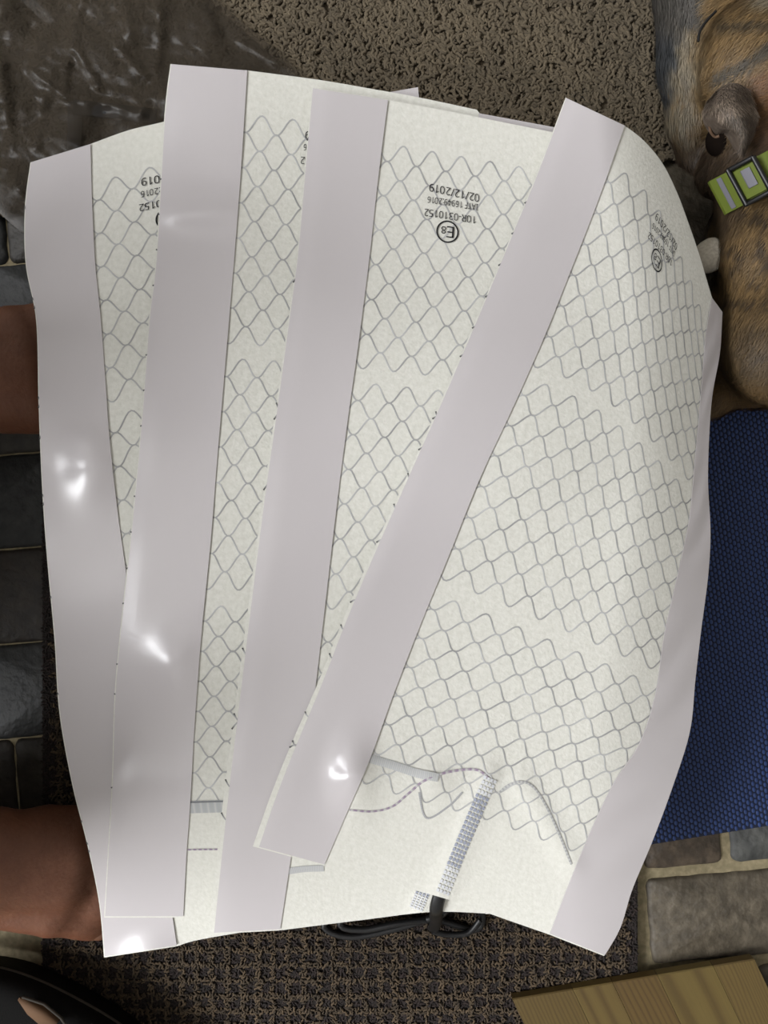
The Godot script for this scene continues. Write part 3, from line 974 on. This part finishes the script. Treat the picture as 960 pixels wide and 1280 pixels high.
func build_person() -> void:
	var t := thing("person", "person in dark clothes sitting at the left, bare feet pushed under the pads", "person", Vector3(-0.6, 0, 0))
	var fr := foot_bones(1.0, 1085.0, 0.0)
	var fl := foot_bones(-1.0, 466.0, -50.0)
	var knee := [Vector3(-0.47, 0.44, 0.23), Vector3(-0.50, 0.44, -0.13)]
	var ank := [fr[0][1], fl[0][1]]
	var hip := [Vector3(-0.92, 0.11, 0.13), Vector3(-0.92, 0.11, -0.03)]
	var ch := Vector3(-0.80, 0.50, 0.05)
	var head := Vector3(-0.60, 0.84, 0.05)
	var neck := Vector3(-0.73, 0.66, 0.05)
	var sh := [ch + Vector3(0.02, 0.06, 0.18), ch + Vector3(0.02, 0.06, -0.18)]
	var elb := [Vector3(-0.52, 0.45, 0.28), Vector3(-0.52, 0.45, -0.20)]
	var wri := [Vector3(-0.17, 0.635, 0.105), Vector3(-0.17, 0.635, -0.105)]
	var bones := fr + fl
	for i in 2:
		bones.append([ank[i], ank[i].lerp(knee[i], 0.55), 0.034, 0.048])
		bones.append([ank[i].lerp(knee[i], 0.55), knee[i], 0.048, 0.052])
		bones.append([knee[i], hip[i], 0.055, 0.078])
		bones.append([sh[i], elb[i], 0.042, 0.036])
		bones.append([elb[i], wri[i], 0.036, 0.025])
		var sd := 1.0 if i == 0 else -1.0
		var palm: Vector3 = wri[i] + Vector3(0.075, 0.018, -0.016 * sd)
		bones.append([wri[i], palm + Vector3(0, 0, 0.018 * sd), 0.022, 0.017])
		bones.append([wri[i], palm + Vector3(0, 0, -0.018 * sd), 0.022, 0.017])
		for f in 4:                              # fingers curl round the long edge of the phone
			var root: Vector3 = palm + Vector3(-0.012 + f * 0.021, 0.002, 0.004 * sd)
			var l: float = [0.021, 0.025, 0.024, 0.019][f]
			var k1: Vector3 = root + Vector3(0.012, 0.016, -0.55 * l * sd)
			var k2: Vector3 = k1 + Vector3(0.004, 0.004, -1.0 * l * sd)
			bones.append([root, k1, 0.010, 0.009])
			bones.append([k1, k2, 0.009, 0.0085])
			bones.append([k2, k2 + Vector3(0.002, -0.005, -0.7 * l * sd), 0.0085, 0.0075])
		var th: Vector3 = wri[i] + Vector3(0.03, 0.012, -0.016 * sd)
		bones.append([th, th + Vector3(0.03, 0.022, -0.022 * sd), 0.015, 0.011])
		bones.append([th + Vector3(0.03, 0.022, -0.022 * sd), th + Vector3(0.056, 0.03, -0.034 * sd), 0.011, 0.009])
	bones.append_array([[hip[0], hip[1], 0.085, 0.085], [Vector3(-0.92, 0.14, 0.05), ch, 0.1, 0.1], [sh[0], sh[1], 0.045, 0.045], [ch, neck, 0.09, 0.056],
		[neck, head + Vector3(-0.02, -0.06, 0), 0.055, 0.055], [head + Vector3(-0.03, 0.03, 0), head + Vector3(0.0, 0.0, 0), 0.09, 0.085], [head + Vector3(0.03, -0.06, 0), head + Vector3(0.04, -0.07, 0), 0.05, 0.045], [head + Vector3(0.085, -0.03, 0), head + Vector3(0.095, -0.045, 0), 0.012, 0.014],
		[head + Vector3(-0.01, -0.01, 0.088), head + Vector3(-0.015, -0.035, 0.09), 0.015, 0.011], [head + Vector3(-0.01, -0.01, -0.088), head + Vector3(-0.015, -0.035, -0.09), 0.015, 0.011]])
	obj("body", nets(bones, 0.005, 0.012), M.skin, t)
	var tb := []
	for i in 2:
		tb.append([ank[i].lerp(knee[i], 0.33), knee[i], 0.060, 0.072])
		tb.append([knee[i], hip[i], 0.072, 0.095])
	tb.append([hip[0], hip[1], 0.105, 0.105])
	obj("trousers", nets(tb, 0.013, 0.03), M.cloth, t)
	var jb := [[Vector3(-0.92, 0.17, 0.05), ch, 0.12, 0.13], [sh[0], sh[1], 0.065, 0.065], [ch, neck + Vector3(0, -0.02, 0), 0.115, 0.068]]
	for i in 2:
		jb.append([sh[i], elb[i], 0.060, 0.050])
		jb.append([elb[i], elb[i].lerp(wri[i], 0.75), 0.050, 0.038])
	obj("jumper", nets(jb, 0.013, 0.035), M.cloth2, t)
	obj("hair", nets([[head + Vector3(-0.05, 0.06, 0), head + Vector3(0.0, 0.06, 0), 0.085, 0.075], [head + Vector3(-0.07, 0.0, 0), head + Vector3(-0.06, -0.03, 0), 0.07, 0.06]], 0.01, 0.03), M.hair, t)
	# toenails
	for side in 2:
		var toes: Array = fr if side == 0 else fl
		for i in [8, 10, 12, 14, 16]:
			var a: Vector3 = toes[i][1]
			var dir: Vector3 = (toes[i][1] - toes[i][0]).normalized()
			var sm := SphereMesh.new()
			sm.radius = 0.5; sm.height = 1.0
			sm.radial_segments = 12; sm.rings = 6
			var o := obj("toenail", sm, M.nail, t)
			var rr: float = toes[i][3]
			var upv := (Vector3.UP * 0.9 + dir * 0.35).normalized()
			var x := dir.cross(upv).normalized()
			var fw := upv.cross(x).normalized()
			o.transform = Transform3D(Basis(x * rr * 1.1, upv * rr * 0.35, fw * rr * 1.3), a + upv * (rr * 0.93) + dir * rr * 0.1 - org)

# ------------------------------------------------------------------ dog
func dog_tone(p: Vector3) -> Color:
	var s := K * (CAM_H - p.y)
	var x := p.x / s + 480.0
	var y := p.z / s + 640.0
	var a := nz.get_noise_2d(x * 2.4, y * 2.4)
	var b := nz.get_noise_2d(x * 7.0 + 50.0, y * 7.0)
	var tanc := Vector3(132, 106, 68)
	var grey := Vector3(72, 74, 76)
	var light := Vector3(146, 134, 112)
	var dark := Vector3(50, 41, 33)
	var rust := Vector3(122, 84, 48)
	var c := tanc
	if y < 252.0 - (x - 900.0) * 0.45:
		var left := 812.0 + 0.16 * y
		var edge := x - left + a * 14.0
		c = light.lerp(tanc, smoothstep(38.0, 62.0, edge + (y - 60.0) * 0.16))
		c = c.lerp(grey, smoothstep(34.0, 16.0, edge + maxf(0.0, y - 70.0) * 0.45))
		c = c.lerp(Vector3(88, 84, 78), smoothstep(52.0, 22.0, y + a * 18.0) * smoothstep(892.0, 872.0, x))
		c = c.lerp(Vector3(112, 92, 62), smoothstep(0.1, 0.5, b + a * 0.4) * smoothstep(95.0, 120.0, y))
		var diag := absf((y - 92.0) + (x - 905.0) * 0.55)
		c = c.lerp(Vector3(70, 66, 58), 0.8 * smoothstep(13.0, 4.0, diag + a * 8.0) * smoothstep(888.0, 900.0, x))
		c = c.lerp(rust, smoothstep(935.0, 955.0, x) * smoothstep(78.0, 95.0, y))
		c = c.lerp(light, smoothstep(930.0, 955.0, x) * smoothstep(16.0, 2.0, y))
		c = c.lerp(Vector3(76, 66, 50), smoothstep(20.0, 26.0, y) * smoothstep(40.0, 28.0, y) * smoothstep(890.0, 905.0, x) * 0.8)
		c = c.lerp(Vector3(78, 62, 45), smoothstep(158.0, 192.0, y + a * 10.0))
	else:
		c = tanc.lerp(dark, smoothstep(0.10, 0.45, a + b * 0.5) * 0.7)
		c = c.lerp(Vector3(98, 80, 54), smoothstep(370.0, 420.0, y) * 0.7)
		c = c.lerp(Vector3(124, 98, 62), smoothstep(465.0, 490.0, y))
		c = c.lerp(Vector3(82, 66, 48), smoothstep(310.0, 270.0, y) * smoothstep(945.0, 915.0, x) * 0.8)
	c *= 0.84 * (1.0 + 0.30 * b)
	return lin(clampf(c.x, 8, 240), clampf(c.y, 8, 240), clampf(c.z, 8, 240))

func build_phone() -> void:
	# the phone that takes the picture, held just behind the viewpoint
	var t := thing("phone", "black phone held level in both hands above the pads, behind the viewpoint", "phone", Vector3(-0.055, 0.633, 0))
	var st := st_new()
	st.set_smooth_group(-1)
	bx(st, Vector3(-0.055, 0.637, 0), Vector3(0.148, 0.008, 0.072))
	obj("case", done(st), M.black, t)

func build_dog() -> void:
	var t := thing("dog", "brindle and tan dog with a green collar, curled up asleep in the top right corner", "dog", P(960, 200, 0.0))
	var B := [
		[P(903, -120, .05), P(895, -20, .05), .050, .046], [P(895, -20, .05), P(884, 80, .045), .046, .036], [P(884, 80, .045), P(872, 150, .040), .034, .022], [P(872, 150, .038), P(868, 190, .030), .022, .014],
		[P(948, 70, .085), P(985, 84, .09), .038, .046], [P(940, 98, .08), P(965, 140, .075), .033, .034], [P(985, 84, .09), P(1060, 120, .07), .046, .06],
		[P(975, 150, .075), P(922, 208, .05), .034, .024], [P(915, 205, .045), P(899, 220, .04), .022, .017],
		[P(970, 175, .07), P(960, 245, .065), .034, .034], [P(960, 245, .065), P(975, 310, .07), .034, .042], [P(945, 300, .05), P(924, 292, .045), .026, .022],
		[P(975, 310, .07), P(988, 420, .07), .040, .044], [P(938, 325, .044), P(938, 425, .044), .025, .027], [P(988, 420, .07), P(1080, 330, .07), .05, .06],
		[P(915, 385, .042), P(916, 450, .042), .017, .019], [P(985, 440, .055), P(945, 460, .038), .040, .030], [P(945, 462, .038), P(905, 486, .025), .028, .016], [P(905, 486, .025), P(891, 505, .022), .016, .011]]
	for b in B:                                  # everything lies on the carpet and mat
		b[0].y = maxf(b[0].y, b[2] + 0.0105)
		b[1].y = maxf(b[1].y, b[3] + 0.0105)
	var body := nets(B, 0.0045, 0.007, true)
	obj("body", body, M.dogskin, t)
	# coat of short hairs
	var a := body.surface_get_arrays(0)
	var v: PackedVector3Array = a[Mesh.ARRAY_VERTEX]
	var nn: PackedVector3Array = a[Mesh.ARRAY_NORMAL]
	var ix: PackedInt32Array = a[Mesh.ARRAY_INDEX]
	var st := st_new()
	var keep := org
	org = Vector3.ZERO
	st.set_smooth_group(-1)
	var w0 := 0.5
	quad(st, Vector3(-w0, 0, 0), Vector3(w0, 0, 0), Vector3(w0 * 0.8, 0.5, 0.10), Vector3(-w0 * 0.8, 0.5, 0.10))
	tri(st, Vector3(-w0 * 0.8, 0.5, 0.10), Vector3(w0 * 0.8, 0.5, 0.10), Vector3(0, 1, 0.12))
	var hm := done(st)
	org = keep
	var xf := []
	var cols := []
	rng.seed = 31
	for i in range(0, ix.size(), 3):
		var p0 := v[ix[i]] + org
		var s := K * (CAM_H - p0.y)
		var px := p0.x / s + 480.0
		var py := p0.z / s + 640.0
		if px > 1010 or py < -50: continue
		if nn[ix[i]].y < -0.35: continue
		for k in 6:
			var r1 := sqrt(rng.randf())
			var r2 := rng.randf()
			var wa := 1.0 - r1
			var wb := r1 * (1.0 - r2)
			var wc := r1 * r2
			var p := v[ix[i]] * wa + v[ix[i + 1]] * wb + v[ix[i + 2]] * wc + org
			var n := (nn[ix[i]] * wa + nn[ix[i + 1]] * wb + nn[ix[i + 2]] * wc).normalized()
			var flow := Vector3(-0.1, 0, 1) if py < 250 else Vector3(-0.55, 0, 0.8)
			if py < 250 and px > 880: flow = Vector3(-0.7, 0, 0.5)
			flow += Vector3(rng.randf_range(-0.35, 0.35), 0, rng.randf_range(-0.35, 0.35))
			var dir := (flow - n * flow.dot(n)).normalized() + n * 0.22
			dir = dir.normalized()
			var side := dir.cross(n).normalized()
			var l := rng.randf_range(0.006, 0.010)
			xf.append(Transform3D(Basis(side * 0.00042, dir * l, side.cross(dir) * l * 0.5), p))
			var c := dog_tone(p)
			cols.append(c * rng.randf_range(0.75, 1.3))
	multi("fur", hm, M.fur, xf, cols, t)
	# ear: a folded flap hanging from the skull towards the collar
	var g := [[Vector3(886, 124, .104), Vector3(902, 108, .115), Vector3(920, 104, .118), Vector3(938, 112, .114)],
		[Vector3(880, 140, .104), Vector3(897, 128, .121), Vector3(920, 124, .124), Vector3(942, 132, .116)],
		[Vector3(884, 156, .098), Vector3(901, 144, .120), Vector3(924, 138, .125), Vector3(946, 146, .112)],
		[Vector3(895, 168, .094), Vector3(907, 157, .114), Vector3(928, 154, .122), Vector3(943, 160, .108)],
		[Vector3(907, 164, .100), Vector3(916, 164, .110), Vector3(930, 170, .116), Vector3(938, 174, .104)],
		[Vector3(920, 184, .100), Vector3(923, 186, .103), Vector3(927, 190, .104), Vector3(931, 188, .101)]]
	var cubic := func(r: Array, x: float) -> Vector3: return spline(r, x)
	var f := func(u: float, w: float) -> Vector3:
		var col := []
		for r in g: col.append(cubic.call(r, u))
		var e: Vector3 = cubic.call(col, w)
		return P(e.x, e.y, e.z)
	obj("ear", slab(16, 20, f, 0.003), M.ear, t)
	var exf := []
	var ecols := []
	for i in 4200:
		var u := rng.randf()
		var w := rng.randf()
		var p: Vector3 = f.call(u, w)
		var du: Vector3 = (f.call(minf(u + 0.03, 1.0), w) - f.call(maxf(u - 0.03, 0.0), w)).normalized()
		var dw: Vector3 = (f.call(u, minf(w + 0.03, 1.0)) - f.call(u, maxf(w - 0.03, 0.0))).normalized()
		var n := dw.cross(du).normalized()
		if n.y < 0: n = -n
		var dir := (dw + du * rng.randf_range(-0.5, 0.5) + n * 0.3).normalized()
		var side := dir.cross(n).normalized()
		var l := rng.randf_range(0.003, 0.006)
		exf.append(Transform3D(Basis(side * 0.0004, dir * l, side.cross(dir) * l * 0.5), p))
		var k := rng.randf_range(0.65, 1.25) * (1.15 if w < 0.45 else 0.85)
		ecols.append(lin(112 * k, 100 * k, 88 * k))
	multi("ear_fur", hm, M.fur, exf, ecols, t)
	st = st_new()
	var rimp := []
	for p in [Vector3(887, 158, .100), Vector3(889, 166, .097), Vector3(894, 171, .095), Vector3(899, 170, .096)]:
		rimp.append(P(p.x, p.y, p.z))
	tube(st, resample(rimp, 20), 0.0010, 6)
	tag(obj("ear_edge", done(st), M.ear_pink, t), "pinkish bare rim of the ear opening")
	obj("ear_shade_lump", nets([[P(902, 174, .063), P(920, 184, .062), .011, .009], [P(908, 178, .066), P(916, 178, .066), .011, .010]], 0.003, 0.006), M.ear_shade, t)  # solid dark lump, painted shade for the inside of the ear
	# closed eye
	st = st_new()
	var lid := []
	for p in [Vector2(873, 52), Vector2(873.5, 45), Vector2(876, 37), Vector2(881, 29), Vector2(887, 22), Vector2(895, 14)]:
		lid.append(Q(p, 0.098))
	tube(st, resample(lid, 20), 0.0009, 6)
	obj("closed_eye", done(st), M.black, t)
	# white paw
	obj("paw", nets([[P(912, 322, .058), P(890, 318, .060), .0085, .0085], [P(890, 310, .061), P(878, 316, .060), .0055, .0055], [P(894, 322, .061), P(880, 330, .060), .0065, .0058], [P(888, 314, .060), P(886, 326, .060), .0075, .0075]], 0.0025, 0.006), M.paw, t)
	# collar with slider buckle: a thing of its own, worn by the dog
	t = thing("dog_collar", "bright green webbing collar with black slider buckle round the neck of the dog", "collar", P(930, 232, 0.09))
	var c0 := Vector2(897, 247)
	var c1 := Vector2(987, 200)
	var al := (c1 - c0).normalized()
	var wd := Vector2(-al.y, al.x)
	var hh := func(s: float) -> float: return 0.078 + 0.040 * sin(clampf(s * 0.75 + 0.05, 0, 1) * PI * 0.62)
	var band := func(s: float, w: float, lift: float) -> Vector3: return Q(c0 + (c1 - c0) * s + wd * w, hh.call(s) + lift)
	obj("webbing", slab(24, 4, func(u, w): return band.call(u, lerpf(-23, 23, w), 0.0), 0.0025), M.green, t)
	tag(obj("stripe", slab(3, 4, func(u, w): return band.call(lerpf(0.09, 0.15, u), lerpf(-21, 21, w), 0.0006), 0.0004), M.reflect, t), "grey woven stripe across the webbing")
	tag(obj("stripe", slab(6, 4, func(u, w): return band.call(lerpf(0.40, 0.52, u), lerpf(-16, 8, w), 0.0044), 0.0008), M.reflect, t), "pale printed patch on the webbing")
	obj("webbing", slab(10, 4, func(u, w): return band.call(lerpf(0.27, 0.60, u), lerpf(-19, 19, w), 0.0034), 0.0012), M.green, t)
	st = st_new()
	for s in [0.27, 0.62]:
		tube(st, [band.call(s, -25, 0.005), band.call(s, 0, 0.005), band.call(s, 25, 0.005)], 0.0017, 8)
	for w in [-24, 24]:
		tube(st, [band.call(0.27, w, 0.004), band.call(0.45, w, 0.004), band.call(0.62, w, 0.004)], 0.0017, 8)
	obj("slider_buckle", done(st), M.black, t)

# ------------------------------------------------------------------ materials
func build_materials() -> void:
	nz.seed = 3
	nz.frequency = 0.012
	nz.fractal_octaves = 3
	M.felt = mat(rgb(226, 225, 217), 0.95, noise_tex(0.03, 1, Color(0.93, 0.93, 0.92), Color(1, 1, 1)), 14.0, bump_tex(0.05, 2, 5.0), 0.25)
	M.liner = mat(rgb(197, 192, 193), 0.22, null, 14.0, bump_tex(0.02, 5, 1.2), 0.12)
	M.wire = vmat(0.9)
	M.ink = mat(rgb(22, 22, 24), 0.9)
	M.braid = mat(rgb(152, 157, 172), 0.8)
	M.braid_pale = mat(rgb(206, 208, 212), 0.8)
	M.paint = mat(rgb(146, 144, 141), 0.9)
	M.grout = mat(rgb(150, 138, 110), 0.9, noise_tex(0.03, 7, Color(0.75, 0.75, 0.72), Color(1, 1, 1)), 9.0)
	var sn := bump_tex(0.03, 9, 5.0)
	M.stone = []
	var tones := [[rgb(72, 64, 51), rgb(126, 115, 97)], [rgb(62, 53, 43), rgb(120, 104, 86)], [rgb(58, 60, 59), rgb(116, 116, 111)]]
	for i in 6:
		var dim := 0.8 if i < 3 else 0.46  # second set repeats the same tones darker, shade painted into the left floor
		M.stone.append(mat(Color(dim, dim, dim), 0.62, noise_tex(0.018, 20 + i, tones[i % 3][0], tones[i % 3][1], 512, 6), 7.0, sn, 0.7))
	M.carpet_base = mat(rgb(80, 70, 55), 1.0)
	M.carpet_edge = mat(rgb(92, 84, 70), 0.9)
	M.rug_base = mat(rgb(26, 21, 17), 1.0)
	M.mat_base = mat(rgb(12, 22, 46), 0.8)
	M.black = mat(rgb(16, 16, 17), 0.4)
	M.strap = mat(rgb(14, 16, 20), 0.7)
	M.film = mat(Color(0.26, 0.23, 0.19, 0.26), 0.38)
	M.film.metallic_specular = 0.36
	M.film.transparency = BaseMaterial3D.TRANSPARENCY_ALPHA
	M.leather = mat(rgb(11, 10, 9), 0.75, null, 20.0, bump_tex(0.05, 13, 3.0), 0.4)
	M.leather.metallic_specular = 0.2
	M.seam = mat(rgb(40, 34, 25), 0.8)
	M.tan = mat(rgb(86, 60, 36), 0.85)
	M.skin = mat(rgb(112, 72, 50), 0.55, noise_tex(0.02, 15, Color(0.86, 0.82, 0.8), Color(1, 1, 1)), 8.0, bump_tex(0.06, 16, 3.0), 0.4)
	M.skin.subsurf_scatter_enabled = true
	M.skin.subsurf_scatter_strength = 0.08
	M.nail = mat(rgb(110, 76, 58), 0.35)
	M.cloth = mat(rgb(36, 38, 46), 0.95)
	M.cloth2 = mat(rgb(44, 42, 42), 0.95)
	M.hair = mat(rgb(40, 30, 22), 0.8)
	M.dogskin = vmat(0.9)
	M.fur = vmat(0.6)
	M.ear = mat(rgb(104, 93, 82), 0.85, noise_tex(0.03, 18, Color(0.6, 0.55, 0.5), Color(1, 1, 1)), 12.0, bump_tex(0.1, 19, 5.0), 0.6)
	M.ear_shade = mat(rgb(22, 17, 14), 1.0)  # near black that stands for shade in the ear opening
	M.ear_shade.metallic_specular = 0.1
	M.ear_pink = mat(rgb(92, 70, 52), 0.8)
	M.paw = mat(rgb(226, 220, 206), 0.9, noise_tex(0.05, 23, Color(0.75, 0.73, 0.7), Color(1, 1, 1)), 14.0)
	M.green = mat(rgb(82, 94, 16), 0.75, null, 30.0, bump_tex(0.1, 24, 4.0), 0.4)
	M.reflect = mat(rgb(98, 97, 104), 0.6)
	M.pine = []
	for i in 5:
		M.pine.append(pine(i))

func pine(i: int) -> StandardMaterial3D:
	var im := Image.create(256, 256, false, Image.FORMAT_RGB8)
	var n := FastNoiseLite.new()
	n.seed = 60 + i
	n.frequency = 0.01
	var base: Array = [[86, 70, 34], [91, 75, 38], [85, 67, 33], [92, 77, 39], [90, 74, 38]][i]
	var freq: float = [0.5, 0.12, 0.34, 0.06, 0.6][i]
	for y in 256:
		for x in 256:
			var warp := n.get_noise_2d(x * 0.8, y * 0.25) * 14.0
			var ring := pow(0.5 + 0.5 * sin((x + warp) * freq * 1.6), 3.0)
			var fib := n.get_noise_2d(x * 18.0, y * 0.9) * 0.05
			var k := 1.0 - 0.16 * ring + fib
			im.set_pixel(x, y, Color(base[0] / 255.0 * k, base[1] / 255.0 * k * (1.0 - 0.04 * ring), base[2] / 255.0 * k * (1.0 - 0.08 * ring)))
	var m := StandardMaterial3D.new()
	m.albedo_texture = ImageTexture.create_from_image(im)
	m.roughness = 0.5
	m.uv1_scale = Vector3(1.6, 1.0, 1.0)
	return m

func _ready() -> void:
	var cam := Camera3D.new()
	cam.name = "camera"
	cam.fov = 67.0
	cam.near = 0.01
	cam.position = Vector3(0, CAM_H, 0)
	cam.rotation_degrees = Vector3(-90, 0, 0)
	add_child(cam)
	cam.current = true
	var we := WorldEnvironment.new()
	we.name = "environment"
	var env := Environment.new()
	env.background_mode = Environment.BG_SKY
	var sky := Sky.new()
	var sm := ProceduralSkyMaterial.new()
	sm.sky_top_color = Color(0.55, 0.66, 0.82)
	sm.sky_horizon_color = Color(0.86, 0.88, 0.90)
	sm.ground_bottom_color = Color(0.3, 0.3, 0.28)
	sm.ground_horizon_color = Color(0.6, 0.6, 0.58)
	sky.sky_material = sm
	env.sky = sky
	env.background_energy_multiplier = 1.0
	env.tonemap_mode = Environment.TONE_MAPPER_LINEAR
	env.tonemap_exposure = 0.88
	env.sdfgi_enabled = true
	env.ssao_enabled = true
	env.ssil_enabled = true
	we.environment = env
	add_child(we)
	# daylight through the window behind the sitting person, as one large soft light in its opening
	var al := AreaLight3D.new()
	al.name = "window_daylight"
	al.area_size = Vector2(1.6, 1.15)
	al.light_color = Color(0.985, 0.99, 1.0)
	al.light_energy = 24.0
	al.shadow_enabled = true
	add_child(al)
	al.position = Vector3(-1.88, 1.675, 0.3)
	al.look_at(Vector3(0.0, 1.675, 0.3), Vector3.UP)

	build_materials()
	build_room()
	build_coverings()
	build_board()
	build_bag()
	build_shoe()
	build_cable()
	build_support()
	build_pads()
	build_person()
	build_phone()
	build_dog()
